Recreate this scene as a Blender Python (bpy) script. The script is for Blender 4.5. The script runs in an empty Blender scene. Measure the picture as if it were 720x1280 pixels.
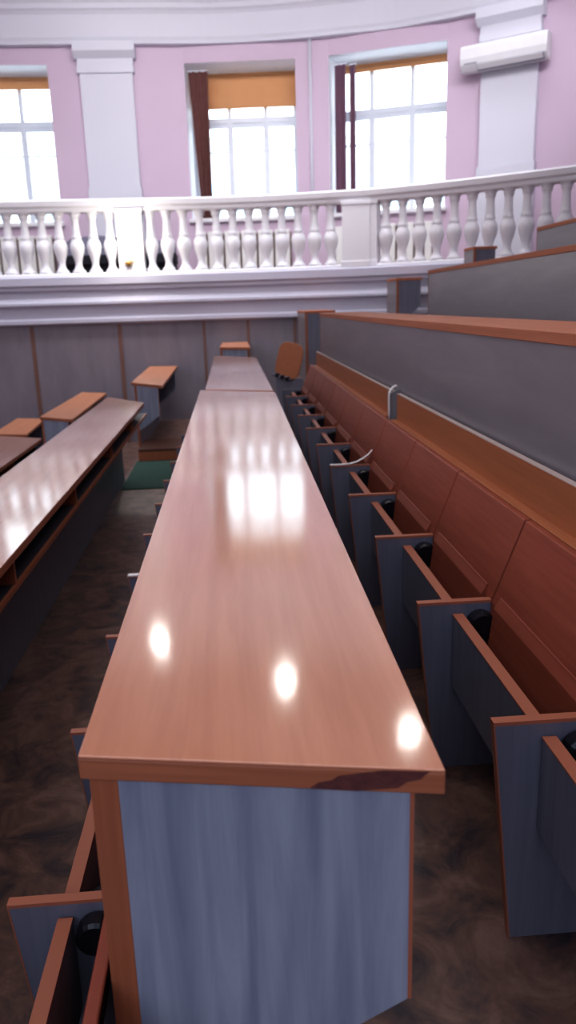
import bpy, bmesh, math, random
from mathutils import Vector, Matrix
random.seed(7)
S = bpy.context.scene
COL = S.collection
PI = math.pi

# ------------------------------------------------------------------ materials
def nmat(name):
    m = bpy.data.materials.new(name); m.use_nodes = True
    nt = m.node_tree; b = nt.nodes['Principled BSDF']
    return m, nt, b

def plain(name, col, rough=.5, metal=0, coat=0, var=.05, scale=8, bump=0):
    m, nt, b = nmat(name)
    N = nt.nodes; L = nt.links
    tc = N.new('ShaderNodeTexCoord')
    no = N.new('ShaderNodeTexNoise'); no.inputs['Scale'].default_value = scale; no.inputs['Detail'].default_value = 4
    L.new(tc.outputs['Object'], no.inputs['Vector'])
    mx = N.new('ShaderNodeMix'); mx.data_type = 'RGBA'
    mx.inputs['A'].default_value = (*[c*(1-var) for c in col], 1)
    mx.inputs['B'].default_value = (*[min(1, c*(1+var)) for c in col], 1)
    L.new(no.outputs['Fac'], mx.inputs['Factor']); L.new(mx.outputs['Result'], b.inputs['Base Color'])
    b.inputs['Roughness'].default_value = rough; b.inputs['Metallic'].default_value = metal
    b.inputs['Coat Weight'].default_value = coat
    if bump:
        bp = N.new('ShaderNodeBump'); bp.inputs['Strength'].default_value = bump; bp.inputs['Distance'].default_value = .002
        L.new(no.outputs['Fac'], bp.inputs['Height']); L.new(bp.outputs['Normal'], b.inputs['Normal'])
    return m

def wood(name, c1, c2, scale=(60, 3, 60), rough=.3, coat=0, coat_rough=.1, bump=0, bump_scale=300, rough_var=0, figure=0, spec=.5):
    """straight or figured wood laminate; grain runs along the axis with the small scale"""
    m, nt, b = nmat(name)
    N = nt.nodes; L = nt.links
    tc = N.new('ShaderNodeTexCoord')
    mp = N.new('ShaderNodeMapping'); mp.inputs['Scale'].default_value = scale
    L.new(tc.outputs['Object'], mp.inputs['Vector'])
    no = N.new('ShaderNodeTexNoise'); no.inputs['Scale'].default_value = 1; no.inputs['Detail'].default_value = 6
    no.inputs['Roughness'].default_value = .65; no.inputs['Distortion'].default_value = .3 + figure
    L.new(mp.outputs['Vector'], no.inputs['Vector'])
    fac = no.outputs['Fac']
    if figure:
        mp2 = N.new('ShaderNodeMapping'); mp2.inputs['Scale'].default_value = [s*.16 for s in scale]
        L.new(tc.outputs['Object'], mp2.inputs['Vector'])
        n2 = N.new('ShaderNodeTexNoise'); n2.inputs['Scale'].default_value = 1; n2.inputs['Detail'].default_value = 2; n2.inputs['Distortion'].default_value = 1.2
        L.new(mp2.outputs['Vector'], n2.inputs['Vector'])
        mu = N.new('ShaderNodeMath'); mu.operation = 'MULTIPLY'; mu.inputs[1].default_value = 60
        L.new(n2.outputs['Fac'], mu.inputs[0])
        si = N.new('ShaderNodeMath'); si.operation = 'SINE'; L.new(mu.outputs[0], si.inputs[0])
        ma = N.new('ShaderNodeMath'); ma.operation = 'MULTIPLY_ADD'; ma.inputs[1].default_value = .10*figure
        L.new(si.outputs[0], ma.inputs[0]); L.new(no.outputs['Fac'], ma.inputs[2]); fac = ma.outputs[0]
    cr = N.new('ShaderNodeValToRGB'); e = cr.color_ramp.elements
    e[0].position = .3; e[0].color = (*c1, 1); e[1].position = .72; e[1].color = (*c2, 1)
    L.new(fac, cr.inputs['Fac']); L.new(cr.outputs['Color'], b.inputs['Base Color'])
    b.inputs['Roughness'].default_value = rough
    b.inputs['Coat Weight'].default_value = coat; b.inputs['Coat Roughness'].default_value = coat_rough
    b.inputs['Specular IOR Level'].default_value = spec
    if rough_var:
        n4 = N.new('ShaderNodeTexNoise'); n4.inputs['Scale'].default_value = 6; n4.inputs['Detail'].default_value = 3
        L.new(tc.outputs['Object'], n4.inputs['Vector'])
        mr = N.new('ShaderNodeMapRange'); mr.inputs['To Min'].default_value = rough - rough_var; mr.inputs['To Max'].default_value = rough + rough_var
        L.new(n4.outputs['Fac'], mr.inputs['Value']); L.new(mr.outputs['Result'], b.inputs['Roughness'])
    if bump:
        n3 = N.new('ShaderNodeTexNoise'); n3.inputs['Scale'].default_value = bump_scale; n3.inputs['Detail'].default_value = 2
        mp3 = N.new('ShaderNodeMapping'); mp3.inputs['Scale'].default_value = (1, .6, 1)
        L.new(tc.outputs['Object'], mp3.inputs['Vector']); L.new(mp3.outputs['Vector'], n3.inputs['Vector'])
        bp = N.new('ShaderNodeBump'); bp.inputs['Strength'].default_value = bump; bp.inputs['Distance'].default_value = .001
        L.new(n3.outputs['Fac'], bp.inputs['Height']); L.new(bp.outputs['Normal'], b.inputs['Normal'])
        L.new(bp.outputs['Normal'], b.inputs['Coat Normal'])
    return m

M = {}
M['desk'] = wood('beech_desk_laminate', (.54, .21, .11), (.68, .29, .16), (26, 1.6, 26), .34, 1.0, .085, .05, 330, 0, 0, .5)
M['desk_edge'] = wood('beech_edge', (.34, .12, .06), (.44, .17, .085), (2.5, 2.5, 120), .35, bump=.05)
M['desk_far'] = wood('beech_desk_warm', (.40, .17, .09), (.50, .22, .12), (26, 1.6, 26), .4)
M['orange_v'] = wood('beech_upright_edge', (.31, .105, .05), (.39, .14, .068), (90, 90, 3), .4)
M['seat_wood'] = wood('beech_plywood_seat', (.25, .062, .036), (.34, .09, .05), (20, 3, 70), .5, bump=.04, bump_scale=120, spec=.3)
M['rail_wood'] = wood('beech_rail', (.36, .125, .05), (.46, .165, .07), (30, 2, 60), .55)
M['cap'] = wood('beech_cap', (.40, .14, .07), (.50, .19, .10), (30, 2, 60), .7)
M['band'] = plain('orange_edge_band', (.42, .15, .085), .4)
M['band_lit'] = plain('lit_top_edge_paint', (.62, .50, .44), .35)  # lit look of the rails' top edge put into this pale colour
M['strip'] = plain('peeled_strip_and_glare', (.82, .78, .76), .3)
M['grey_end'] = wood('ash_laminate_blue_lit', (.205, .24, .315), (.345, .39, .47), (22, 22, 1.5), .42, figure=.75)  # bluer light on the end panels mixed into the laminate colour
M['grey_v'] = wood('grey_laminate_upright', (.15, .155, .20), (.205, .21, .26), (40, 40, 2.0), .42)
M['grey_long'] = wood('grey_laminate_long', (.215, .195, .208), (.275, .25, .262), (4, 1.4, 9), .36, figure=.25)
M['wainscot'] = wood('grey_wall_panel', (.20, .175, .205), (.26, .23, .26), (5, 5, 1.2), .45)
M['batten'] = wood('brown_batten', (.17, .085, .065), (.23, .12, .09), (60, 60, 3), .5)
M['dark_inside'] = plain('dark_desk_inside', (.035, .035, .05), .6)
M['white'] = plain('white_plaster', (.74, .73, .76), .55, var=.03, scale=3)
M['ceil'] = plain('lilac_white_plaster', (.64, .64, .71), .7, var=.02, scale=1)
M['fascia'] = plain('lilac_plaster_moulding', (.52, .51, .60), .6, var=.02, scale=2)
M['ceiling_paint'] = plain('darkened_ceiling_paint', (.26, .24, .28), .9, var=.02)  # unseen ceiling, darkened to weaken its reflection in the desktops
M['pink'] = plain('pink_wall_paint', (.59, .465, .575), .65, var=.03, scale=2)
M['frame'] = plain('white_window_frame', (.66, .70, .77), .4)
M['reveal'] = plain('white_reveal', (.88, .90, .95), .6)
M['pale'] = plain('white_pilaster', (.63, .63, .70), .6, var=.02, scale=2)
M['curtain'] = plain('brown_curtain', (.14, .055, .05), .85, var=.25, scale=12)
M['curtain2'] = plain('plum_curtain', (.16, .08, .12), .8, var=.2, scale=12)
M['black'] = plain('black_rubber', (.008, .008, .012), .3)
M['rad'] = plain('white_radiator', (.78, .77, .75), .4)
M['gap_shade_paint'] = plain('gap_shade_paint', (.16, .11, .10), .8)
M['bench_grey'] = plain('grey_bench_cloth', (.22, .21, .28), .8)
M['bench_black'] = plain('black_bench', (.02, .02, .03), .7)
M['ac'] = plain('air_conditioner_white', (.68, .68, .70), .35)
M['slot'] = plain('air_conditioner_slot', (.22, .22, .30), .5)
M['brass'] = plain('brass', (.75, .52, .18), .25, 1)
M['chip'] = wood('worn_chip', (.09, .03, .03), (.17, .06, .05), (90, 90, 160), .5, bump=.5)
M['green'] = plain('green_carpet', (.035, .085, .065), .95, var=.25, scale=60)
M['brown_board'] = wood('brown_step_board', (.075, .03, .02), (.12, .05, .03), (3, 30, 30), .45)
M['cloud'] = plain('pale_facade', (.80, .82, .84), .8)
M['cyanwin'] = plain('pale_blue_panes', (.45, .62, .72), .3)

def floor_mat():
    m, nt, b = nmat('dark_marbled_linoleum'); N = nt.nodes; L = nt.links
    tc = N.new('ShaderNodeTexCoord')
    n1 = N.new('ShaderNodeTexNoise'); n1.inputs['Scale'].default_value = 6.5; n1.inputs['Detail'].default_value = 7; n1.inputs['Distortion'].default_value = .7; n1.inputs['Roughness'].default_value = .68
    L.new(tc.outputs['Object'], n1.inputs['Vector'])
    cr = N.new('ShaderNodeValToRGB'); e = cr.color_ramp.elements
    e[0].position = .34; e[0].color = (.05, .038, .046, 1); e[1].position = .68; e[1].color = (.27, .165, .13, 1)
    k = e.new(.52); k.color = (.17, .095, .072, 1)
    L.new(n1.outputs['Fac'], cr.inputs['Fac']); L.new(cr.outputs['Color'], b.inputs['Base Color'])
    b.inputs['Roughness'].default_value = .42
    bp = N.new('ShaderNodeBump'); bp.inputs['Strength'].default_value = .08; bp.inputs['Distance'].default_value = .003
    L.new(n1.outputs['Fac'], bp.inputs['Height']); L.new(bp.outputs['Normal'], b.inputs['Normal'])
    return m
M['floor'] = floor_mat()

def blind_mat():
    m, nt, b = nmat('ochre_roller_blind'); N = nt.nodes; L = nt.links
    tc = N.new('ShaderNodeTexCoord'); wv = N.new('ShaderNodeTexNoise'); wv.inputs['Scale'].default_value = 5
    L.new(tc.outputs['Object'], wv.inputs['Vector'])
    mx = N.new('ShaderNodeMix'); mx.data_type = 'RGBA'
    mx.inputs['A'].default_value = (.66, .36, .17, 1); mx.inputs['B'].default_value = (.72, .41, .21, 1)
    L.new(wv.outputs['Fac'], mx.inputs['Factor']); L.new(mx.outputs['Result'], b.inputs['Base Color'])
    b.inputs['Roughness'].default_value = .8
    tr = N.new('ShaderNodeBsdfTranslucent'); L.new(mx.outputs['Result'], tr.inputs['Color'])
    ms = N.new('ShaderNodeMixShader'); ms.inputs['Fac'].default_value = .25
    L.new(b.outputs['BSDF'], ms.inputs[1]); L.new(tr.outputs['BSDF'], ms.inputs[2])
    L.new(ms.outputs['Shader'], N['Material Output'].inputs['Surface'])
    return m
M['blind'] = blind_mat()

def glass_mat():
    m, nt, b = nmat('window_glass'); N = nt.nodes; L = nt.links
    t = N.new('ShaderNodeBsdfTransparent'); t.inputs['Color'].default_value = (.96, .985, 1, 1)
    g = N.new('ShaderNodeBsdfGlossy'); g.inputs['Roughness'].default_value = .02
    f = N.new('ShaderNodeFresnel'); f.inputs['IOR'].default_value = 1.25
    ms = N.new('ShaderNodeMixShader')
    L.new(f.outputs['Fac'], ms.inputs['Fac']); L.new(t.outputs['BSDF'], ms.inputs[1]); L.new(g.outputs['BSDF'], ms.inputs[2])
    L.new(ms.outputs['Shader'], N['Material Output'].inputs['Surface'])
    return m
M['glass'] = glass_mat()

def bulb_mat():
    m, nt, b = nmat('lit_bulb')
    b.inputs['Emission Color'].default_value = (1, .78, .35, 1); b.inputs['Emission Strength'].default_value = 2.2
    b.inputs['Base Color'].default_value = (1, .8, .4, 1)
    return m
M['bulb'] = bulb_mat()

# ------------------------------------------------------------------ mesh helpers
def box(bm, x0, x1, y0, y1, z0, z1, mtx=None):
    vs = [bm.verts.new((x, y, z)) for z in (z0, z1) for y in (y0, y1) for x in (x0, x1)]
    for f in ((0, 2, 3, 1), (4, 5, 7, 6), (0, 1, 5, 4), (1, 3, 7, 5), (3, 2, 6, 7), (2, 0, 4, 6)):
        bm.faces.new([vs[i] for i in f])
    if mtx: bmesh.ops.transform(bm, matrix=mtx, verts=vs)
    return vs

def prism(bm, poly, axis, a, b, mtx=None):
    """polygon extruded along an axis: axis 'z' poly=(x,y); 'y' poly=(x,z); 'x' poly=(y,z)"""
    def P(p, t):
        return {'z': (p[0], p[1], t), 'y': (p[0], t, p[1]), 'x': (t, p[0], p[1])}[axis]
    A = [bm.verts.new(P(p, a)) for p in poly]; B = [bm.verts.new(P(p, b)) for p in poly]
    n = len(poly)
    bm.faces.new(A); bm.faces.new(B[::-1])
    for i in range(n):
        bm.faces.new((A[i], B[i], B[(i+1) % n], A[(i+1) % n]))
    if mtx: bmesh.ops.transform(bm, matrix=mtx, verts=A+B)
    return A+B

def lathe(bm, prof, n=16, mtx=None):
    rings = []
    for r, z in prof:
        rings.append([bm.verts.new((r*math.cos(2*PI*k/n), r*math.sin(2*PI*k/n), z)) for k in range(n)])
    for a, b in zip(rings, rings[1:]):
        for k in range(n):
            bm.faces.new((a[k], a[(k+1) % n], b[(k+1) % n], b[k]))
    bm.faces.new(rings[0][::-1]); bm.faces.new(rings[-1])
    vs = [v for r in rings for v in r]
    if mtx: bmesh.ops.transform(bm, matrix=mtx, verts=vs)
    return vs

def sweep(bm, path, prof, closed=True, s0=0):
    """profile (d, z) carried along a horizontal path of (point, outward normal)"""
    rings = []
    for p, n in path:
        rings.append([bm.verts.new((p[0]+n[0]*d, p[1]+n[1]*d, z)) for d, z in prof])
    m = len(prof)
    for a, b in zip(rings, rings[1:]):
        for k in range(m if closed else m-1):
            bm.faces.new((a[k], b[k], b[(k+1) % m], a[(k+1) % m]))
    if closed:
        bm.faces.new(rings[0]); bm.faces.new(rings[-1][::-1])

def tube(bm, pts, r, n=8):
    rings = []
    for i, p in enumerate(pts):
        p = Vector(p); d = (Vector(pts[min(i+1, len(pts)-1)])-Vector(pts[max(i-1, 0)])).normalized()
        u = d.orthogonal().normalized(); v = d.cross(u)
        rings.append([bm.verts.new(p+u*r*math.cos(2*PI*k/n)+v*r*math.sin(2*PI*k/n)) for k in range(n)])
    for a, b in zip(rings, rings[1:]):
        # match ring phases
        for k in range(n):
            bm.faces.new((a[k], a[(k+1) % n], b[(k+1) % n], b[k]))
    bm.faces.new(rings[0][::-1]); bm.faces.new(rings[-1])

def obj(name, bm, mat, parent=None, bevel=0, smooth=False, label=None):
    bmesh.ops.recalc_face_normals(bm, faces=bm.faces[:])
    me = bpy.data.meshes.new(name); bm.to_mesh(me); bm.free()
    o = bpy.data.objects.new(name, me); COL.objects.link(o)
    me.materials.append(M[mat])
    if smooth:
        for p in me.polygons: p.use_smooth = True
    if parent: o.parent = parent
    if bevel:
        md = o.modifiers.new('bevel', 'BEVEL'); md.width = bevel; md.segments = 2; md.limit_method = 'ANGLE'
    if label: o['label'] = label
    return o

def BM(): return bmesh.new()
def bobj(name, mat, parent, *boxes, bevel=0, label=None):
    bm = BM()
    for b in boxes: box(bm, *b)
    return obj(name, bm, mat, parent, bevel, label=label)
def tag(o, label, cat, group=None):
    o['label'] = label; o['category'] = cat
    if group: o['group'] = group
    return o
def thing(name, label, cat, loc=(0, 0, 0), rz=0, group=None):
    o = bpy.data.objects.new(name, None); COL.objects.link(o)
    o.location = loc; o.rotation_euler = (0, 0, rz); o.empty_display_size = .1
    return tag(o, label, cat, group)
def struct(o):
    o['kind'] = 'structure'; return o
def dup(root, loc, rz, label):
    r = root.copy(); COL.objects.link(r); r.location = loc; r.rotation_euler = (0, 0, rz); r['label'] = label
    for ch in list(root.children):
        c = ch.copy(); COL.objects.link(c); c.parent = r
        for g in list(ch.children):
            d = g.copy(); COL.objects.link(d); d.parent = c
    return r

# ------------------------------------------------------------------ the curved plan
CP = [(-7, 10.87), (-3, 10.87), (-1, 10.87), (0, 10.87), (.84, 10.72), (1.54, 10.52), (1.94, 10.38), (2.87, 9.78), (3.88, 8.94), (5, 7.9), (6.2, 6.6)]
def catmull(P, n=16):
    P = [Vector(p) for p in P]; P = [2*P[0]-P[1]]+P+[2*P[-1]-P[-2]]
    out = []
    for i in range(1, len(P)-2):
        p0, p1, p2, p3 = P[i-1:i+3]
        for k in range(n):
            t = k/n
            out.append(.5*((2*p1)+(p2-p0)*t+(2*p0-5*p1+4*p2-p3)*t*t+(3*p1-p0-3*p2+p3)*t**3))
    out.append(P[-2]); return out
def resamp(c, ds):
    out = [c[0].copy()]; acc = 0
    for a, b in zip(c, c[1:]):
        L = (b-a).length; t = ds-acc
        while t <= L:
            out.append(a+(b-a)*(t/L)); t += ds
        acc = L-(t-ds)
    return out
def offs(c, d):
    o = []
    for i in range(len(c)):
        t = (c[min(i+1, len(c)-1)]-c[max(i-1, 0)]).normalized()
        o.append(c[i]+d*Vector((-t.y, t.x)))
    return o
DS = .05
BASE = resamp(catmull(CP), DS)
WALL = resamp(offs(BASE, 1.6), DS)
def at(c, s):
    i = max(0, min(len(c)-2, int(s/DS))); u = s/DS-i
    p = c[i]+(c[i+1]-c[i])*u
    a, b = c[max(0, i-2)], c[min(len(c)-1, i+3)]
    t = (b-a).normalized()
    return p, Vector((-t.y, t.x))           # point, outward normal
def path(c, s0, s1, step=.15):
    n = max(1, int(round((s1-s0)/step)))
    return [at(c, s0+(s1-s0)*k/n) for k in range(n+1)]
SB = (len(BASE)-1)*DS; SW = (len(WALL)-1)*DS

# ------------------------------------------------------------------ floor (terraces)
RISE, PITCH = .31, .85
bm = BM()
steps = [(-.17, .8, 0.0), (.8, 1.65, .31), (1.65, 2.5, .62), (2.5, 3.35, .93), (3.35, 6.4, 1.04),
         (-1.03, -.17, -.285), (-1.9, -1.03, -.57), (-2.8, -1.9, -.855), (-7.2, -2.8, -1.14)]
for x0, x1, z in steps:
    box(bm, x0, x1, -4, 10.95, -1.6, z)
struct(obj('floor', bm, 'floor'))

# ------------------------------------------------------------------ lower wall, balcony
bm = BM(); sweep(bm, path(BASE, 0, SB), [(0, -1.6), (.12, -1.6), (.12, 1.52), (0, 1.52)])
struct(obj('wall_back', bm, 'wainscot'))
for s in (2.35, 3.36, 4.37, 5.53, 6.66, 7.26, 7.9):
    p, n = at(BASE, s); a = math.atan2(n.y, n.x)-PI/2
    bm = BM(); w = .026 if s < 6 else .018
    box(bm, -w, w, -.012, .0, -1.2, 1.04, Matrix.Translation((p.x, p.y, 0)) @ Matrix.Rotation(a, 4, 'Z'))
    struct(obj('trim_1', bm, 'batten'))
FAS = [(.1, 1.66), (-.10, 1.66), (-.12, 1.645), (-.12, 1.55), (-.09, 1.53), (-.09, 1.49), (-.05, 1.47), (-.05, 1.39), (-.07, 1.37), (-.10, 1.33), (-.10, 1.30),
       (-.04, 1.27), (-.04, 1.13), (-.075, 1.11), (-.075, 1.065), (-.03, 1.04), (.1, 1.04)]
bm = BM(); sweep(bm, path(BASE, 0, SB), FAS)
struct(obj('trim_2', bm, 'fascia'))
bm = BM()
for (a, na), (b, nb) in zip(path(BASE, 0, SB, .3), path(BASE, 0, SB, .3)[1:]):
    q = []
    for z in (1.5, 1.6):
        q += [bm.verts.new((*(a+na*.06), z)), bm.verts.new((*(b+nb*.06), z)), bm.verts.new((*(b+nb*1.62), z)), bm.verts.new((*(a+na*1.62), z))]
    bm.faces.new(q[0:4]); bm.faces.new(q[4:8])
struct(obj('floor', bm, 'floor'))

# balustrade : one thing with rails, pedestals and balusters
bal = thing('balcony_balustrade', 'white plaster balustrade with turned balusters along the curved balcony', 'balustrade', (0, 10.87, 1.66))
off = Vector((0, 10.87, 1.66))
def relobj(name, bm, mat, smooth=False, bevel=0):
    bmesh.ops.translate(bm, verts=bm.verts[:], vec=-off)
    return obj(name, bm, mat, bal, bevel, smooth)
bm = BM(); sweep(bm, path(BASE, 1.0, SB-.3), [(.13, 2.45), (-.05, 2.45), (-.06, 2.47), (-.06, 2.50), (-.09, 2.52), (-.10, 2.58), (-.08, 2.60), (.16, 2.60), (.17, 2.52)])
relobj('top_rail', bm, 'white')
bm = BM(); sweep(bm, path(BASE, 1.0, SB-.3), [(.13, 1.655), (-.06, 1.655), (-.06, 1.685), (-.04, 1.70), (.11, 1.70), (.13, 1.685)])
relobj('bottom_rail', bm, 'white')
def pedestal(s, w, d0=-.09, d1=.15):
    p, n = at(BASE, s); a = math.atan2(n.y, n.x)-PI/2
    mt = Matrix.Translation((p.x, p.y, 0)) @ Matrix.Rotation(a, 4, 'Z')
    bm = BM(); box(bm, -w/2, w/2, d0, d1, 1.66, 2.46, mt); box(bm, -w/2-.012, w/2+.012, d0-.012, d1, 1.66, 1.74, mt)
    box(bm, -w/2-.012, w/2+.012, d0-.012, d1, 2.42, 2.47, mt)
    relobj('pedestal', bm, 'white', bevel=.006)
pedestal(5.77, .33); pedestal(8.74, .36); pedestal(8.97, .10, -.05, .13); pedestal(2.82, .33); pedestal(12.6, .36)
PROF = [(.078, 0), (.078, .03), (.060, .045), (.046, .075), (.040, .11), (.044, .15), (.058, .20), (.076, .26), (.086, .32), (.083, .36), (.066, .405),
        (.052, .43), (.064, .445), (.052, .46), (.049, .50), (.044, .57), (.041, .62), (.043, .66), (.052, .69), (.060, .70), (.052, .712), (.066, .735), (.078, .755)]
bm = BM(); lathe(bm, [(q_*1.10, z_) for q_, z_ in PROF], 16)
bal_src = obj('baluster', bm, 'white', bal, smooth=True)
ss = [6.03+.2155*k for k in range(12)]
ss += [5.50-.2175*k for k in range(12)]
ss += [2.50-.2175*k for k in range(6)]
ss += [9.115+.2215*k for k in range(15)]
first = True
for s in ss:
    p, n = at(BASE, s)
    p = p+n*.04
    o = bal_src if first else bal_src.copy()
    if not first: COL.objects.link(o); o.parent = bal
    first = False
    o.location = Vector((p.x, p.y, 1.698))-off

# ------------------------------------------------------------------ upper wall with windows
WIN = [(2.95, 4.6), (6.53, 8.13), (8.61, 10.3)]
ZS, ZH = 2.5, 4.6
bm = BM()
cuts = sorted(set([round(.15*k, 3) for k in range(int(SW/.15))]+[w for ab in WIN for w in ab]+[SW-.01]))
cuts = [c for c in cuts if not any(a+.001 < c < b-.001 for a, b in WIN)]
def quad(bm, a, b, z0, z1):
    bm.faces.new([bm.verts.new((a.x, a.y, z0)), bm.verts.new((b.x, b.y, z0)), bm.verts.new((b.x, b.y, z1)), bm.verts.new((a.x, a.y, z1))])
for a, b in zip(cuts, cuts[1:]):
    pa, pb = at(WALL, a)[0], at(WALL, b)[0]
    if any(abs(a-w0) < 1e-6 and abs(b-w1) < 1e-6 for w0, w1 in WIN):
        quad(bm, pa, pb, 1.5, ZS); quad(bm, pa, pb, ZH, 5.3)
    else:
        quad(bm, pa, pb, 1.5, 5.3)
bmesh.ops.remove_doubles(bm, verts=bm.verts[:], dist=1e-4)
struct(obj('wall_front', bm, 'pink'))

DEP = .60
frames = []
blind_z = [4.41, 4.10, 4.47]
vbars = [(.30, .66), (.353, .70), (.296, .658)]
LABW = ['in the left window above the balcony', 'in the middle window above the balcony', 'in the right window above the balcony']
for i, (a, b) in enumerate(WIN):
    pa, pb = at(WALL, a)[0], at(WALL, b)[0]
    u = (pb-pa); W = u.length; u.normalize(); ang = math.atan2(u.y, u.x)
    mt = Matrix.Translation((pa.x, pa.y, 0)) @ Matrix.Rotation(ang, 4, 'Z')   # local: x along wall, y outward
    frames.append((mt, W))
    w = bpy.data.objects.new('window_%d' % (i+1), None); COL.objects.link(w); w.matrix_world = mt; struct(w)
    # reveal lining
    bm = BM()
    box(bm, -.05, 0, .012, DEP+.1, ZS-.05, ZH+.05); box(bm, W, W+.05, .012, DEP+.1, ZS-.05, ZH+.05); box(bm, 0, W, .012, DEP+.1, ZH, ZH+.05)
    obj('reveal', bm, 'reveal', w)
    bobj('window_sill', 'white', w, (-.04, W+.04, -.07, DEP+.1, ZS-.06, ZS+.0), bevel=.008)
    # frame: outer, mullions, transom, glazing bars
    f = BM(); t = .055; y0, y1 = DEP, DEP+.07
    box(f, 0, t, y0, y1, ZS, ZH); box(f, W-t, W, y0, y1, ZS, ZH); box(f, t, W-t, y0, y1, ZS, ZS+t); box(f, t, W-t, y0, y1, ZH-t, ZH)
    zt = 3.95
    m0, m1 = vbars[i][0]*W, vbars[i][1]*W
    for k, mx in enumerate((m0, m1)):
        box(f, mx-.042, mx+.042, y0, y1, ZS+t, zt-.04); box(f, mx-.03, mx+.03, y0, y1, zt+.04, ZH-t)
    box(f, t, W-t, y0, y1, zt-.04, zt+.04)
    for xa, xb in ((t, m0-.042), (m0+.042, m1-.042), (m1+.042, W-t)):      # sash rims
        box(f, xa, xb, y0+.015, y1-.015, zt-.10, zt-.04); box(f, xa, xb, y0+.02, y1-.02, 3.50, 3.525)
    obj('window_frame', f, 'frame', w)
    bobj('pane', 'glass', w, (t*.5, W-t*.5, DEP+.045, DEP+.05, ZS+t*.5, ZH-t*.5))
    # roller blind
    bz = blind_z[i]
    tt = thing('roller_blind', 'ochre roller blind %s, lowered %s' % (LABW[i], ['a little', 'furthest of the three', 'a little']
               [i]), 'blind', tuple(mt @ Vector((W/2, .52, 0))), ang, 'roller blinds')
    tt.location.z = 4.5
    bobj('fabric', 'blind', tt, (-W/2+.02, W/2-.005, 0, .006, bz-4.5+.02, .04))
    bobj('bottom_bar', 'blind', tt, (-W/2+.02, W/2-.005, -.006, .012, bz-4.5, bz-4.5+.025))
    bm = BM(); lathe(bm, [(.028, 0), (.028, W-.04)], 12, Matrix.Translation((-W/2+.02, .01, .055)) @ Matrix.Rotation(PI/2, 4, 'Y'))
    obj('roller', bm, 'blind', tt, smooth=False)

def curtain(i, x0, x1, zt, zb, mat, label, amp=.022, folds=3, taper=0, y=.14):
    mt, W = frames[i]
    t = thing('curtain', label, 'curtain', tuple(mt @ Vector((x0, y, zb))), math.atan2(mt[1][0], mt[0][0]), 'curtains')
    bm = BM(); n = folds*10; rows = 14; g = []
    for r in range(rows+1):
        v = r/rows; row = []
        for k in range(n+1):
            q = k/n
            xs = (x1-x0)*q*(1-taper*(1-v)) + (x1-x0)*taper*(1-v)*.85
            row.append(bm.verts.new((xs, amp*math.sin(q*folds*2*PI)*(1+.2*math.sin(v*5)), (zt-zb)*v)))
        g.append(row)
    for r in range(rows):
        for k in range(n):
            bm.faces.new((g[r][k], g[r][k+1], g[r+1][k+1], g[r+1][k]))
    o = obj('cloth', bm, mat, t, smooth=True)
    md = o.modifiers.new('solid', 'SOLIDIFY'); md.thickness = .008
    bm = BM(); lathe(bm, [(.012, 0), (.012, (x1-x0)+.02)], 10, Matrix.Translation((-.01, 0, zt-zb+.005)) @ Matrix.Rotation(PI/2, 4, 'Y'))
    obj('curtain_rod', bm, 'frame', t)
curtain(1, .03, .31, 4.54, 2.52, 'curtain', 'brown curtain gathered at the left side of the middle window', taper=.45, y=.20)
curtain(2, .04, .20, 4.52, 2.52, 'curtain2', 'broader dark curtain hanging left in the right window', folds=2, y=.20)
curtain(2, .26, .345, 4.50, 2.52, 'curtain2', 'narrow strip of dark curtain hanging beside the broader one in the right window', folds=1, y=.20)

# pilasters, frieze, cornice, cove, ceiling
def pilaster(s0, s1):
    bm = BM()
    pa, pb = at(WALL, s0)[0], at(WALL, s1)[0]; u = pb-pa; W = u.length; ang = math.atan2(u.y, u.x)
    mt = Matrix.Translation((pa.x, pa.y, 0)) @ Matrix.Rotation(ang, 4, 'Z')
    box(bm, 0, W, -.09, .1, 1.6, 4.5, mt); box(bm, -.02, W+.02, -.11, .1, 1.6, 2.95, mt)
    box(bm, -.03, W+.03, -.12, .1, 4.46, 4.54, mt); box(bm, -.02, W+.02, -.11, .1, 4.54, 4.64, mt)
    prism(bm, [(-.11, 4.64), (-.20, 4.72), (-.20, 4.84), (.1, 4.84), (.1, 4.64)], 'x', -.06, W+.06, mt)
    struct(obj('trim_3', bm, 'pale'))
pilaster(5.06, 5.80); pilaster(10.80, 11.545)
bm = BM(); sweep(bm, path(WALL, 0, SW), [(.1, 4.82), (-.12, 4.82), (-.12, 4.86), (-.14, 4.90), (-.14, 5.18), (-.17, 5.22), (-.20, 5.24), (-.20, 5.30), (-.28, 5.38), (-.28, 5.44), (-.45, 5.75), (-.9, 5.95), (.1, 5.95)])
struct(obj('trim_4', bm, 'ceil'))
bm = BM(); box(bm, -9, 8, -4.2, 13.2, 5.93, 6.03); struct(obj('ceiling', bm, 'ceiling_paint'))
bm = BM(); box(bm, -7.3, -7.2, -4, 13, -1.6, 6); struct(obj('wall_left', bm, 'pink'))
bm = BM(); box(bm, 6.4, 6.5, -4, 6.6, -1.6, 6); box(bm, 6.4, 7.6, 6.5, 6.6, -1.6, 6); box(bm, 7.5, 7.6, 6.6, 8.2, -1.6, 6)
struct(obj('wall_right', bm, 'pink'))
bm = BM(); box(bm, -7.3, 6.5, -4.1, -4, -1.6, 6); struct(obj('wall_rear', bm, 'pink'))

# thin white pipe on the wall between middle and right windows
p, n = at(WALL, 8.35); p = p-n*.04
bm = BM(); lathe(bm, [(.024, 1.6), (.024, 5.3)], 10)
o = obj('wall_pipe', bm, 'pale', smooth=True); o.location = (p.x, p.y, 0)
tag(o, 'thin white vertical pipe on the pink wall between the middle and right windows', 'pipe')

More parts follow.
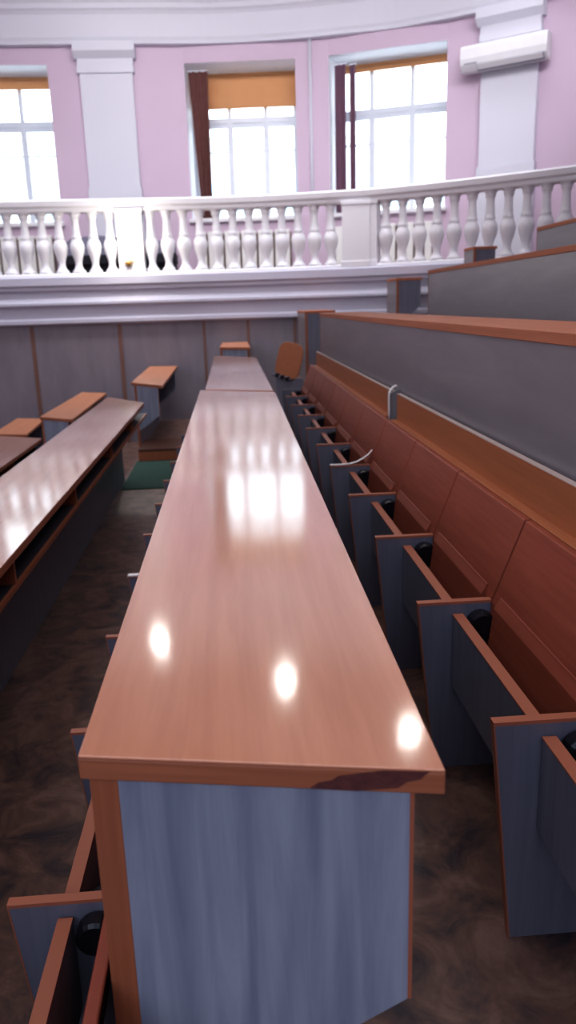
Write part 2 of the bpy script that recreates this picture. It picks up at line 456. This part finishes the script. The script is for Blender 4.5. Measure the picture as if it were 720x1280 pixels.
# radiators
for i, (a, b) in enumerate(WIN):
    mt, W = frames[i]; ang = math.atan2(mt[1][0], mt[0][0])
    t = thing('radiator', 'white ribbed radiator under the %s window behind the balusters' % ['left', 'middle', 'right'][i], 'radiator',
              tuple(mt @ Vector((W/2, -.13, 1.6))), ang, 'radiators')
    bm = BM(); nf = 11; w = W*.86/nf
    for k in range(nf):
        x = -W*.43+k*w
        box(bm, x+.006, x+w*.80, -.06, .06, .08, .70)
    obj('fins', bm, 'rad', t, .008)
    bm = BM(); box(bm, -W*.43, W*.43, -.02, .02, .10, .66); obj('gap_shade', bm, 'gap_shade_paint', t)  # dark slab standing in for the shade between the fins
    bobj('foot', 'rad', t, (-W*.40, -W*.40+.05, -.04, .04, 0, .09)); bobj('foot', 'rad', t, (W*.36, W*.36+.05, -.04, .04, 0, .09))

# air conditioner on the right pilaster
p, n = at(WALL, 11.15); pa, pb = at(WALL, 10.55)[0], at(WALL, 11.75)[0]; ang = math.atan2((pb-pa).y, (pb-pa).x)
q = p-n*.12
ac = thing('air_conditioner', 'white wall-mounted air conditioner across the right pilaster', 'air conditioner', (q.x, q.y, 4.10), ang)
bm = BM(); prism(bm, [(0, 0), (-.13, 0), (-.20, .06), (-.22, .14), (-.215, .26), (-.19, .30), (0, .31)], 'x', -.56, .56); obj('casing', bm, 'ac', ac, .012)
bm = BM(); prism(bm, [(-.12, -.006), (-.150, .004), (-.204, .052), (-.206, .062), (-.12, .03)], 'x', -.34, .52); obj('air_slot', bm, 'slot', ac)
bm = BM(); prism(bm, [(-.155, .003), (-.17, .0), (-.222, .05), (-.212, .056)], 'x', -.33, .51); obj('louvre', bm, 'ac', ac)
bobj('indicator_panel', 'slot', ac, (-.50, -.33, -.2175, -.20, .075, .085))

# wall lamp on the left pedestal
p, n = at(BASE, 5.73); q = p-n*.10
sc = thing('wall_sconce', 'small lit brass lamp on the face of the left balustrade pedestal', 'lamp', (q.x, q.y, 1.80))
bm = BM(); lathe(bm, [(.035, 0), (.035, .012), (.012, .02)], 16, Matrix.Rotation(PI/2, 4, 'X')); obj('backplate', bm, 'brass', sc)
bm = BM(); tube(bm, [(0, -.015, 0), (0, -.05, -.01), (0, -.075, .01), (0, -.08, .035)], .007); obj('arm', bm, 'brass', sc, smooth=True)
for sx in (-1, 1):
    bm = BM(); tube(bm, [(0, -.03, .0), (sx*.05, -.06, -.01), (sx*.075, -.07, .01), (sx*.08, -.07, .04)], .006); obj('arm', bm, 'brass', sc, smooth=True)
bm = BM(); lathe(bm, [(.012, -.02), (.036, .01), (.05, .05), (.040, .10), (.010, .135)], 14, Matrix.Translation((0, -.08, .035))); obj('bulb', bm, 'bulb', sc, smooth=True)

# dark bench on the balcony behind the left pedestal
be = thing('padded_bench', 'grey backed bench with black seat standing behind the balusters left', 'bench', (-1.55, 12.0, 1.6))
bm = BM(); prism(bm, [(-.80, .30), (.82, .30), (.82, .56), (.45, .60), (-.30, .68), (-.66, .66), (-.80, .58)], 'y', .18, .26); obj('backrest', bm, 'bench_grey', be, .02)
bobj('seat', 'bench_black', be, (-.82, .84, -.30, .20, .24, .38), bevel=.02)
bobj('skirt', 'bench_black', be, (-.80, .82, -.26, .24, .06, .25))
for sx in (-.76, .74):
    for sy in (-.24, .18): bobj('leg', 'bench_black', be, (sx, sx+.05, sy, sy+.05, 0, .07))

# ------------------------------------------------------------------ desks
def desk(name, label, poly, ztop, zfloor, mod_x, end_x, kind='desk', thick=.03, mat='desk', brackets=(), end_cut=True, dark=False, group='lecture hall desks', shelf=None, loc=None, rear=True):
    """poly: front-left, front-right, back-right, back-left in plan"""
    fl, fr, br, bl = poly
    ox, oy = fl
    t = thing(name, label, 'desk', (ox, oy, zfloor), 0, group)
    R = lambda p: (p[0]-ox, p[1]-oy)
    zt = ztop-zfloor
    bm = BM(); prism(bm, [R(p) for p in (fl, fr, br, bl)], 'z', zt-.004, zt)
    obj('desktop', bm, mat, t, .0015)
    bm = BM(); prism(bm, [R(p) for p in (fl, fr, br, bl)], 'z', zt-thick, zt-.004)
    obj('edge_band', bm, 'desk_edge', t, .0015)
    # long modesty panel with an orange front edge
    sl = (fr[1]-fl[1])/(fr[0]-fl[0]); slb = (br[1]-bl[1])/(br[0]-bl[0])
    yf = lambda x: fl[1]+sl*(x-fl[0])+.010
    yb = lambda x: bl[1]+slb*(x-bl[0])-.012
    m0, m1 = mod_x
    zu = zt-thick
    bm = BM(); prism(bm, [R((m0, yf(m0)+.02)), R((m1, yf(m1)+.02)), R((m1, yb(m1))), R((m0, yb(m0)))], 'z', 0, zu)
    obj('front_panel', bm, 'grey_v', t)
    bm = BM(); prism(bm, [R((m0, yf(m0))), R((m1, yf(m1))), R((m1, yf(m1)+.02)), R((m0, yf(m0)+.02))], 'z', 0, zu)
    obj('corner_post', bm, 'orange_v', t, .001)
    # end and middle bracket panels
    e0, e1 = m1, end_x
    cut = [(e0, zu), (e1, zu), (e1, zt-.314), (e0, max(.02, zt-.314-(e1-e0)*.8))]
    ys = [0]+list(brackets)+([None] if rear else [])
    for k, yy in enumerate(ys):
        bm = BM()
        vs = []
        for dy in (0, .018):
            ring = []
            for x, z in cut:
                if yy is None: y = yb(x)-.018+dy
                else: y = yf(x)+yy+dy
                X, Y = R((x, y)); ring.append(bm.verts.new((X, Y, z)))
            vs.append(ring)
        A, B = vs
        bm.faces.new(A); bm.faces.new(B[::-1])
        for q in range(4): bm.faces.new((A[q], B[q], B[(q+1) % 4], A[(q+1) % 4]))
        ep = obj('end_panel', bm, 'grey_end', t)
        if k == 0:
            X0, Y0 = R((e1, yf(e1))); Xm, Ym = R((e1+.005, yf(e1)))
            bm = BM(); box(bm, X0, X0+.005, Y0, Y0+.018, zt-.314, zu); obj('edge_strip', bm, 'band', ep)
    if shelf:
        sx, sz = shelf
        ya, yb_ = yf(m1)+.03, yb(m1)-.03
        sh = bobj('shelf', 'dark_inside', t, (m1-ox, sx-ox-.012, ya-oy, yb_-oy, zt-sz-.018, zt-sz))
        bobj('edge_strip', 'orange_v', sh, (sx-ox-.012, sx-ox, ya-oy, yb_-oy, zt-sz-.018, zt-sz))
        for by in (1.35, 2.55, 3.65, 4.85, 5.9):
            if by < yb_-.2 and by > ya:
                bobj('divider', 'orange_v', t, (m1-ox+.002, sx-ox-.004, by-oy, by-oy+.018, zt-sz, zu))
    return t

d1 = desk('lecture_desk', 'long glossy beech-topped desk in the centre, nearest the camera', [(-.191, .782), (.206, .707), (.243, 4.42), (-.189, 4.655)], .75, 0, (-.183, -.150), .172, brackets=(1.3, 2.6))
# worn chip on the front edge
bm = BM()
pts = [(.64, .7215), (.665, .729), (.70, .7325), (.72, .7385), (.778, .743), (.84, .747), (.96, .7478), (.945, .743), (.937, .738), (.90, .734), (.876, .7262), (.82, .7235), (.767, .7205), (.70, .7208)]
bm.faces.new([bm.verts.new((.397*t_, -.075*t_-.0006, z)) for t_, z in pts])
obj('chipped_patch', bm, 'chip', d1, label='dark chipped patch on the front edge')
desk('lecture_desk', 'second desk of the centre row, standing end to end behind the near glossy one', [(-.160, 4.665), (.236, 4.47), (.240, 7.44), (-.158, 7.89)], .752, 0, (-.150, -.118), .20, brackets=(1.5,))
desk('lecture_desk', 'long shiny desk left of centre, one tier lower, with open book shelf', [(-1.14, .40), (-.742, .32), (-.742, 6.60), (-1.125, 7.15)], .465, -.285, (-1.035, -1.008), -.80, shelf=(-.760, .13), rear=False)
desk('lecture_desk', 'desk at the far left edge, two tiers lower, its far corner in view', [(-2.06, 1.5), (-1.65, 1.44), (-1.643, 6.72), (-2.055, 6.95)], .18, -.57, (-1.95, -1.925), -1.70, brackets=(1.5, 3.0), shelf=(-1.67, .13))
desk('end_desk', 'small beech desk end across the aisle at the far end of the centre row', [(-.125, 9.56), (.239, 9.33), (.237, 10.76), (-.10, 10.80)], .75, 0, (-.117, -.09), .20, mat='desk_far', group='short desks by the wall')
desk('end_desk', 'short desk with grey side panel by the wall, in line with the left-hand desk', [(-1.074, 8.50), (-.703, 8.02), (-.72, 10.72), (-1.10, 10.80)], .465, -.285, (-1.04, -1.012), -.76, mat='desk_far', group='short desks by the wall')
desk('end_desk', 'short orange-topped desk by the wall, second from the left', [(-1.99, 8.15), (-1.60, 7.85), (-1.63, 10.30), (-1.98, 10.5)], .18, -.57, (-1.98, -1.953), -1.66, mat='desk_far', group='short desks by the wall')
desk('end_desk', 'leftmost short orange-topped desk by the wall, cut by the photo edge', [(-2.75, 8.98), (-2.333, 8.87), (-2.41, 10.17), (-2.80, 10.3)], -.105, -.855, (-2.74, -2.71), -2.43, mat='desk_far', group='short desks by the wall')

# upper tier rows : tall grey front with orange cap
def upper_row(name, label, x, ztop, zfloor, y0, y1, depth=.36, end=False, group='upper tier desks'):
    t = thing(name, label, 'desk', (x, y0, zfloor), 0, group)
    H = ztop-zfloor
    bobj('front_panel', 'grey_long', t, (0, .022, 0, y1-y0, 0, H-.03))
    bobj('desktop', 'cap', t, (-.006, depth, -.004, y1-y0+.004, H-.03, H), bevel=.002)
    bm = BM(); prism(bm, [(.022, H-.03), (depth-.02, H-.03), (depth-.02, H-.32), (.022, max(.02, H-.32-depth*.8))], 'y', 0, .018)
    obj('end_panel', bm, 'grey_v', t)
    bm = BM(); prism(bm, [(.022, H-.03), (depth-.02, H-.03), (depth-.02, H-.32), (.022, max(.02, H-.32-depth*.8))], 'y', y1-y0-.018, y1-y0)
    obj('end_panel', bm, 'grey_v', t)
    bobj('corner_post', 'orange_v', t, (-.002, .026, -.006, 0, 0, H-.03))
    bobj('corner_post', 'orange_v', t, (-.002, .026, y1-y0, y1-y0+.006, 0, H-.03))
    return t
upper_row('tier_desk', 'long grey-fronted desk with orange top behind the right-hand seats', .80, 1.145, .31, .2, 6.98)
upper_row('tier_desk', 'long grey-fronted desk on the second step, above the one behind the seats', 1.65, 1.462, .62, .2, 6.54)
upper_row('tier_desk', 'highest grey-fronted desk at the right edge, under the balustrade', 2.50, 1.763, .93, .4, 6.42)
upper_row('tier_end_desk', 'narrow grey end desk with orange corner at the far end of the right-hand seats', .90, 1.142, .31, 9.4, 10.4, group='upper tier end desks')
upper_row('tier_end_desk', 'grey box-like end desk with orange rim in front of the balcony moulding', 1.99, 1.487, .62, 9.4, 9.95, .31, group='upper tier end desks')
upper_row('tier_end_desk', 'small grey desk corner peeping over the second long desk before the balusters', 2.78, 1.79, .93, 9.0, 9.35, .27, group='upper tier end desks')

# ------------------------------------------------------------------ seats
SP = .588
def seat_proto(loc, label, tz=.69, k=.372, kl=.10):
    t = thing('folding_seat', label, 'seat', loc, 0, 'fixed folding seats')
    bm = BM(); prism(bm, [(0, .474), (.049, 0), (.24, 0), (.205, .30), (.188, .474)], 'y', 0, .018)
    sp = obj('side_panel', bm, 'grey_v', t, .0008)
    bm = BM(); box(bm, -.003, .189, -.0015, .0195, .474, .481)
    prism(bm, [(-.003, .476), (0, .476), (.049, .0), (.046, .0)], 'y', -.0005, .0185)
    obj('edge_band', bm, 'band', sp)
    fb = bobj('front_board', 'grey_v', t, (.088, .112, .045, SP-.006, .25, .446))
    bobj('edge_band', 'band', fb, (.0865, .1135, .045, SP-.006, .446, .450))
    X = lambda z: .188+(z-.478)*(k if z > .478 else kl)     # backrest front face (local x)
    zb = .22
    bm = BM(); prism(bm, [(X(tz), tz), (X(.478), .478), (X(zb), zb), (X(zb)+.018, zb), (X(.478)+.018, .478), (X(tz)+.018, tz)], 'y', .004, SP-.006)
    obj('backrest', bm, 'seat_wood', t, .003)
    bm = BM(); prism(bm, [(X(.505)-.007, .500), (X(.505)-.005, .505), (X(.505)-.0005, .505), (X(.478)-.0005, .478), (X(.25)-.0005, .25), (X(.25)-.014, .25), (X(.478)-.010, .478)], 'y', .052, SP-.05)
    obj('seat', bm, 'seat_wood', t, .002)
    for y in (.0195, SP-.045):
        bm = BM(); lathe(bm, [(.030, 0), (.036, .006), (.036, .034), (.030, .04)], 20, Matrix.Translation((.157, y+.042, .425)) @ Matrix.Rotation(PI/2, 4, 'X'))
        h = obj('hinge', bm, 'black', t)
        bm = BM()
        for a in range(3):
            lathe(bm, [(.005, 0), (.005, .044)], 8, Matrix.Translation((.157+.018*math.cos(a*2.1+.5), y+.043, .425+.018*math.sin(a*2.1+.5))) @ Matrix.Rotation(PI/2, 4, 'X'))
        obj('bolt', bm, 'black', h)
    return t
ORD = ['first', 'second', 'third', 'fourth', 'fifth', 'sixth', 'seventh', 'eighth', 'ninth', 'tenth', 'eleventh']
proto = None; right = []
for i in range(11):
    lab = '%s folding seat from the near end of the right-hand row, beech back and grey side' % ORD[i]
    loc = (.45, 1.238+SP*(i-1), 0)
    if proto is None: proto = seat_proto(loc, lab); right.append(proto)
    else: right.append(dup(proto, loc, 0, lab))
left = []
for i in range(10):
    lab = '%s folding seat from the near end of the left-hand row under the centre desk' % ORD[i]
    loc = (-.447, 1.206+SP*(i-1), -.285)
    if not left: left.append(seat_proto(loc, lab, .72, .215, .215))
    else: left.append(dup(left[0], loc, 0, lab))
# last side panels close the rows
for t in (right[-1], left[-1]):
    src = [c for c in proto.children if c.name.startswith('side_panel')][0]
    c = src.copy(); COL.objects.link(c); c.parent = t; c.location = (0, SP, 0)
# the peeled, curling white edging on the sixth seat of the right row
t = right[5]
sp = [c for c in t.children if c.name.startswith('side_panel')][0]
bm = BM()
pp = [(-.004, .482), (.05, .482), (.09, .484), (.125, .493), (.155, .508), (.18, .527), (.197, .545)]
poly = pp+[(x+.003, z+.004) for x, z in reversed(pp)]
A = [bm.verts.new((x, -.002, z)) for x, z in poly]; B = [bm.verts.new((x, .020, z)) for x, z in poly]; n_ = len(pp)
for k in range(n_-1):
    j0, j1 = 2*n_-1-k, 2*n_-2-k
    bm.faces.new((A[k], A[k+1], A[j1], A[j0])); bm.faces.new((B[k], B[j0], B[j1], B[k+1]))
    bm.faces.new((A[k], B[k], B[k+1], A[k+1])); bm.faces.new((A[j0], A[j1], B[j1], B[j0]))
bm.faces.new((A[0], A[-1], B[-1], B[0])); bm.faces.new((A[n_-1], B[n_-1], B[n_], A[n_]))
obj('loose_edging', bm, 'strip', sp, label='white edging peeling up from the side panel')
# glare on a left-row side panel, put in as a white piece
t = left[4]; sp = [c for c in t.children if c.name.startswith('side_panel')][0]
bobj('painted_glare', 'strip', sp, (-.004, .06, -.004, .024, .481, .486), label='glare spot put in as white on the corner of the side panel')

# rails behind the seat backs
def rail(label, y0, y1):
    t = thing('back_rail', label, 'rail', (.738, y0, .672), 0, 'seat back rails')
    bobj('ledge', 'rail_wood', t, (.0, .058, 0, y1-y0, .0, .018), bevel=.002)
    r = bobj('board', 'rail_wood', t, (.030, .048, 0, y1-y0, .018, .136))
    bobj('edge_band', 'band_lit', r, (.0295, .0485, 0, y1-y0, .136, .139))
rail('near orange rail along the top of the right-hand seat backs', .3, 3.60)
rail('far orange rail along the top of the right-hand seat backs beyond the bent strip', 3.73, 7.05)
br = thing('divider_bracket', 'small grey upright plate with bent white strip in the rail gap', 'bracket', (.738, 3.655, .672))
bm = BM(); prism(bm, [(.012, .0), (.056, .0), (.056, .15), (.045, .15), (.012, .135)], 'y', 0, .018); obj('plate', bm, 'grey_long', br)
bm = BM()
pz = [(.004, 0), (.004, .06), (.003, .11), (.004, .135), (.012, .152), (.026, .165), (.042, .172)]
for k in range(len(pz)-1):
    (x0, z0), (x1, z1) = pz[k], pz[k+1]
    v = [bm.verts.new(q) for q in ((x0, -.008, z0), (x0, .030, z0), (x1, .030, z1), (x1, -.008, z1))]
    bm.faces.new(v)
bmesh.ops.remove_doubles(bm, verts=bm.verts[:], dist=1e-5)
o = obj('bent_strip', bm, 'strip', br, smooth=True, label='white bent edging strip'); md = o.modifiers.new('s', 'SOLIDIFY'); md.thickness = .003

# lone rounded seat across the aisle
ws = thing('tip_up_chair', 'lone chair with rounded orange back across the aisle, beside the grey end desk', 'chair', (.66, 9.0, 0), -.5)
bm = BM(); N_ = 28; poly = []
for k in range(N_):
    a = 2*PI*k/N_; c, s_ = math.cos(a), math.sin(a)
    poly.append((.155*math.copysign(abs(c)**.55, c), .205*math.copysign(abs(s_)**.55, s_)))
prism(bm, poly, 'y', -.009, .009, Matrix.Translation((0, .02, .60)) @ Matrix.Rotation(.22, 4, 'Y') @ Matrix.Rotation(-.12, 4, 'X'))
obj('backrest', bm, 'rail_wood', ws, .004)
bm = BM(); prism(bm, [(-.19, .0), (.05, -.05), (.06, -.02), (-.17, .035)], 'y', -.05, -.03, Matrix.Translation((-.02, 0, .43))); obj('seat_edge', bm, 'grey_v', ws, .006)
for k in range(3):
    bm = BM(); lathe(bm, [(.022, 0), (.028, .006), (.028, .03), (.022, .036)], 14, Matrix.Translation((-.13+.065*k, -.02, .44-.02*k)) @ Matrix.Rotation(PI/2, 4, 'X')); obj('mount', bm, 'black', ws)
bobj('base_panel', 'grey_v', ws, (-.17, .17, .01, .035, 0, .40))

# aisle bits
o = bobj('green_carpet', 'green', None, (-1.0, -.20, 6.62, 7.88, -.2848, -.277)); tag(o, 'green carpet strip on the floor between the far desk ends', 'carpet')
st = thing('aisle_step', 'low dark brown step beyond the green carpet', 'step', (-.6, 7.88, -.285))
bobj('tread', 'brown_board', st, (-.38, .43, 0, .62, .10, .125)); bobj('riser', 'orange_v', st, (-.38, .43, -.004, .012, 0, .10))

# ------------------------------------------------------------------ outside
fa = thing('facade', 'pale building across the street seen through the windows', 'building', (-3, 26, -2))
bobj('wall', 'cloud', fa, (-14, 16, 0, .4, 0, 8.2))
for k in range(11):
    x = -12.6+2.5*k
    w_ = bobj('window', 'cyanwin', fa, (x, x+.55, -.03, 0, 4.9, 6.9)); 
    bobj('window', 'cyanwin', fa, (x+.9, x+1.45, -.03, 0, 4.9, 6.9))

# ------------------------------------------------------------------ light
w = bpy.data.worlds.new('sky'); S.world = w; w.use_nodes = True
bg = w.node_tree.nodes['Background']; bg.inputs['Color'].default_value = (.86, .95, 1, 1); bg.inputs['Strength'].default_value = 4.0
def area(name, loc, target, sx, sy, power, col, spread=None):
    l = bpy.data.lights.new(name, 'AREA'); l.shape = 'RECTANGLE'; l.size = sx; l.size_y = sy; l.energy = power; l.color = col
    if spread: l.spread = spread
    o = bpy.data.objects.new(name, l); COL.objects.link(o); o.location = loc
    o.rotation_euler = (Vector(target)-Vector(loc)).to_track_quat('-Z', 'Y').to_euler()
    return o
for mt, W in frames:
    c = mt @ Vector((W/2, DEP+.15, (ZS+ZH)/2)); tg = mt @ Vector((W/2, -5, (ZS+ZH)/2))
    o = area('window_portal', c, tg, W, ZH-ZS, 1, (1, 1, 1)); o.data.cycles.is_portal = True
area('balcony_fill', (-.5, 9.7, 5.7), (-.5, 10.4, 0), 9, 1.8, 110, (.93, .93, 1), math.radians(85))  # unseen fill added to brighten the balcony and its wall
area('upper_wall_fill', (.5, 6.8, 5.8), (.5, 12.5, 3.7), 9, 1.0, 105, (.98, .95, 1), math.radians(75))  # unseen fill added to lift the upper wall
area('desk_fill', (0, 2.2, 5.85), (0, 2.2, 0), 6, 3, 125, (1, .95, .97))  # added overhead to brighten the desktops, clear of their reflections
area('left_fill', (-7.0, 2.5, 3.4), (0, 4, .8), 8, 2.4, 165, (.95, .92, 1))  # unseen fill added to brighten the panels that face left
area('rear_windows', (-1.0, -3.7, 3.4), (0, 3, .5), 7, 2.2, 170, (.68, .78, 1))
def bulb(loc, power, r=.055, col=(1, .96, .9)):
    l = bpy.data.lights.new('chandelier_sconce_bulb', 'POINT'); l.energy = power; l.shadow_soft_size = r; l.color = col
    o = bpy.data.objects.new('chandelier_sconce_bulb', l); COL.objects.link(o); o.location = loc
BULBS = [((-1.21, 10.5, 4.944), 20), ((.507, 9, 4.906), 24), ((1.886, 8, 5.158), 24)]
for L_, e_ in BULBS: bulb(L_, e_)
p, n = at(BASE, 5.73); q = p-n*.42
bulb((q.x, q.y, 2.1), 18, .05, (1, .95, .85))  # sconce glow: point light added out in front to brighten the pedestal

# ------------------------------------------------------------------ camera
P_, Y_, R_ = .262, .0668, -.030
F = Vector((math.sin(Y_)*math.cos(P_), math.cos(Y_)*math.cos(P_), -math.sin(P_)))
Rt = Vector((math.cos(Y_), -math.sin(Y_), 0)); U = Rt.cross(F)
R2 = Rt*math.cos(R_)+U*math.sin(R_); U2 = -Rt*math.sin(R_)+U*math.cos(R_)
cam = bpy.data.cameras.new('camera'); co = bpy.data.objects.new('camera', cam); COL.objects.link(co)
mw = Matrix((( R2.x, U2.x, -F.x, 0), (R2.y, U2.y, -F.y, 0), (R2.z, U2.z, -F.z, 1.23), (0, 0, 0, 1)))
co.matrix_world = mw
cam.sensor_width = 36; cam.sensor_fit = 'AUTO'; cam.lens = 970/1280*36; cam.clip_start = .02
cam.dof.use_dof = True; cam.dof.focus_distance = 1.5; cam.dof.aperture_fstop = 5.0
S.camera = co
S.view_settings.view_transform = 'Standard'; S.view_settings.look = 'Medium High Contrast'; S.view_settings.exposure = 0
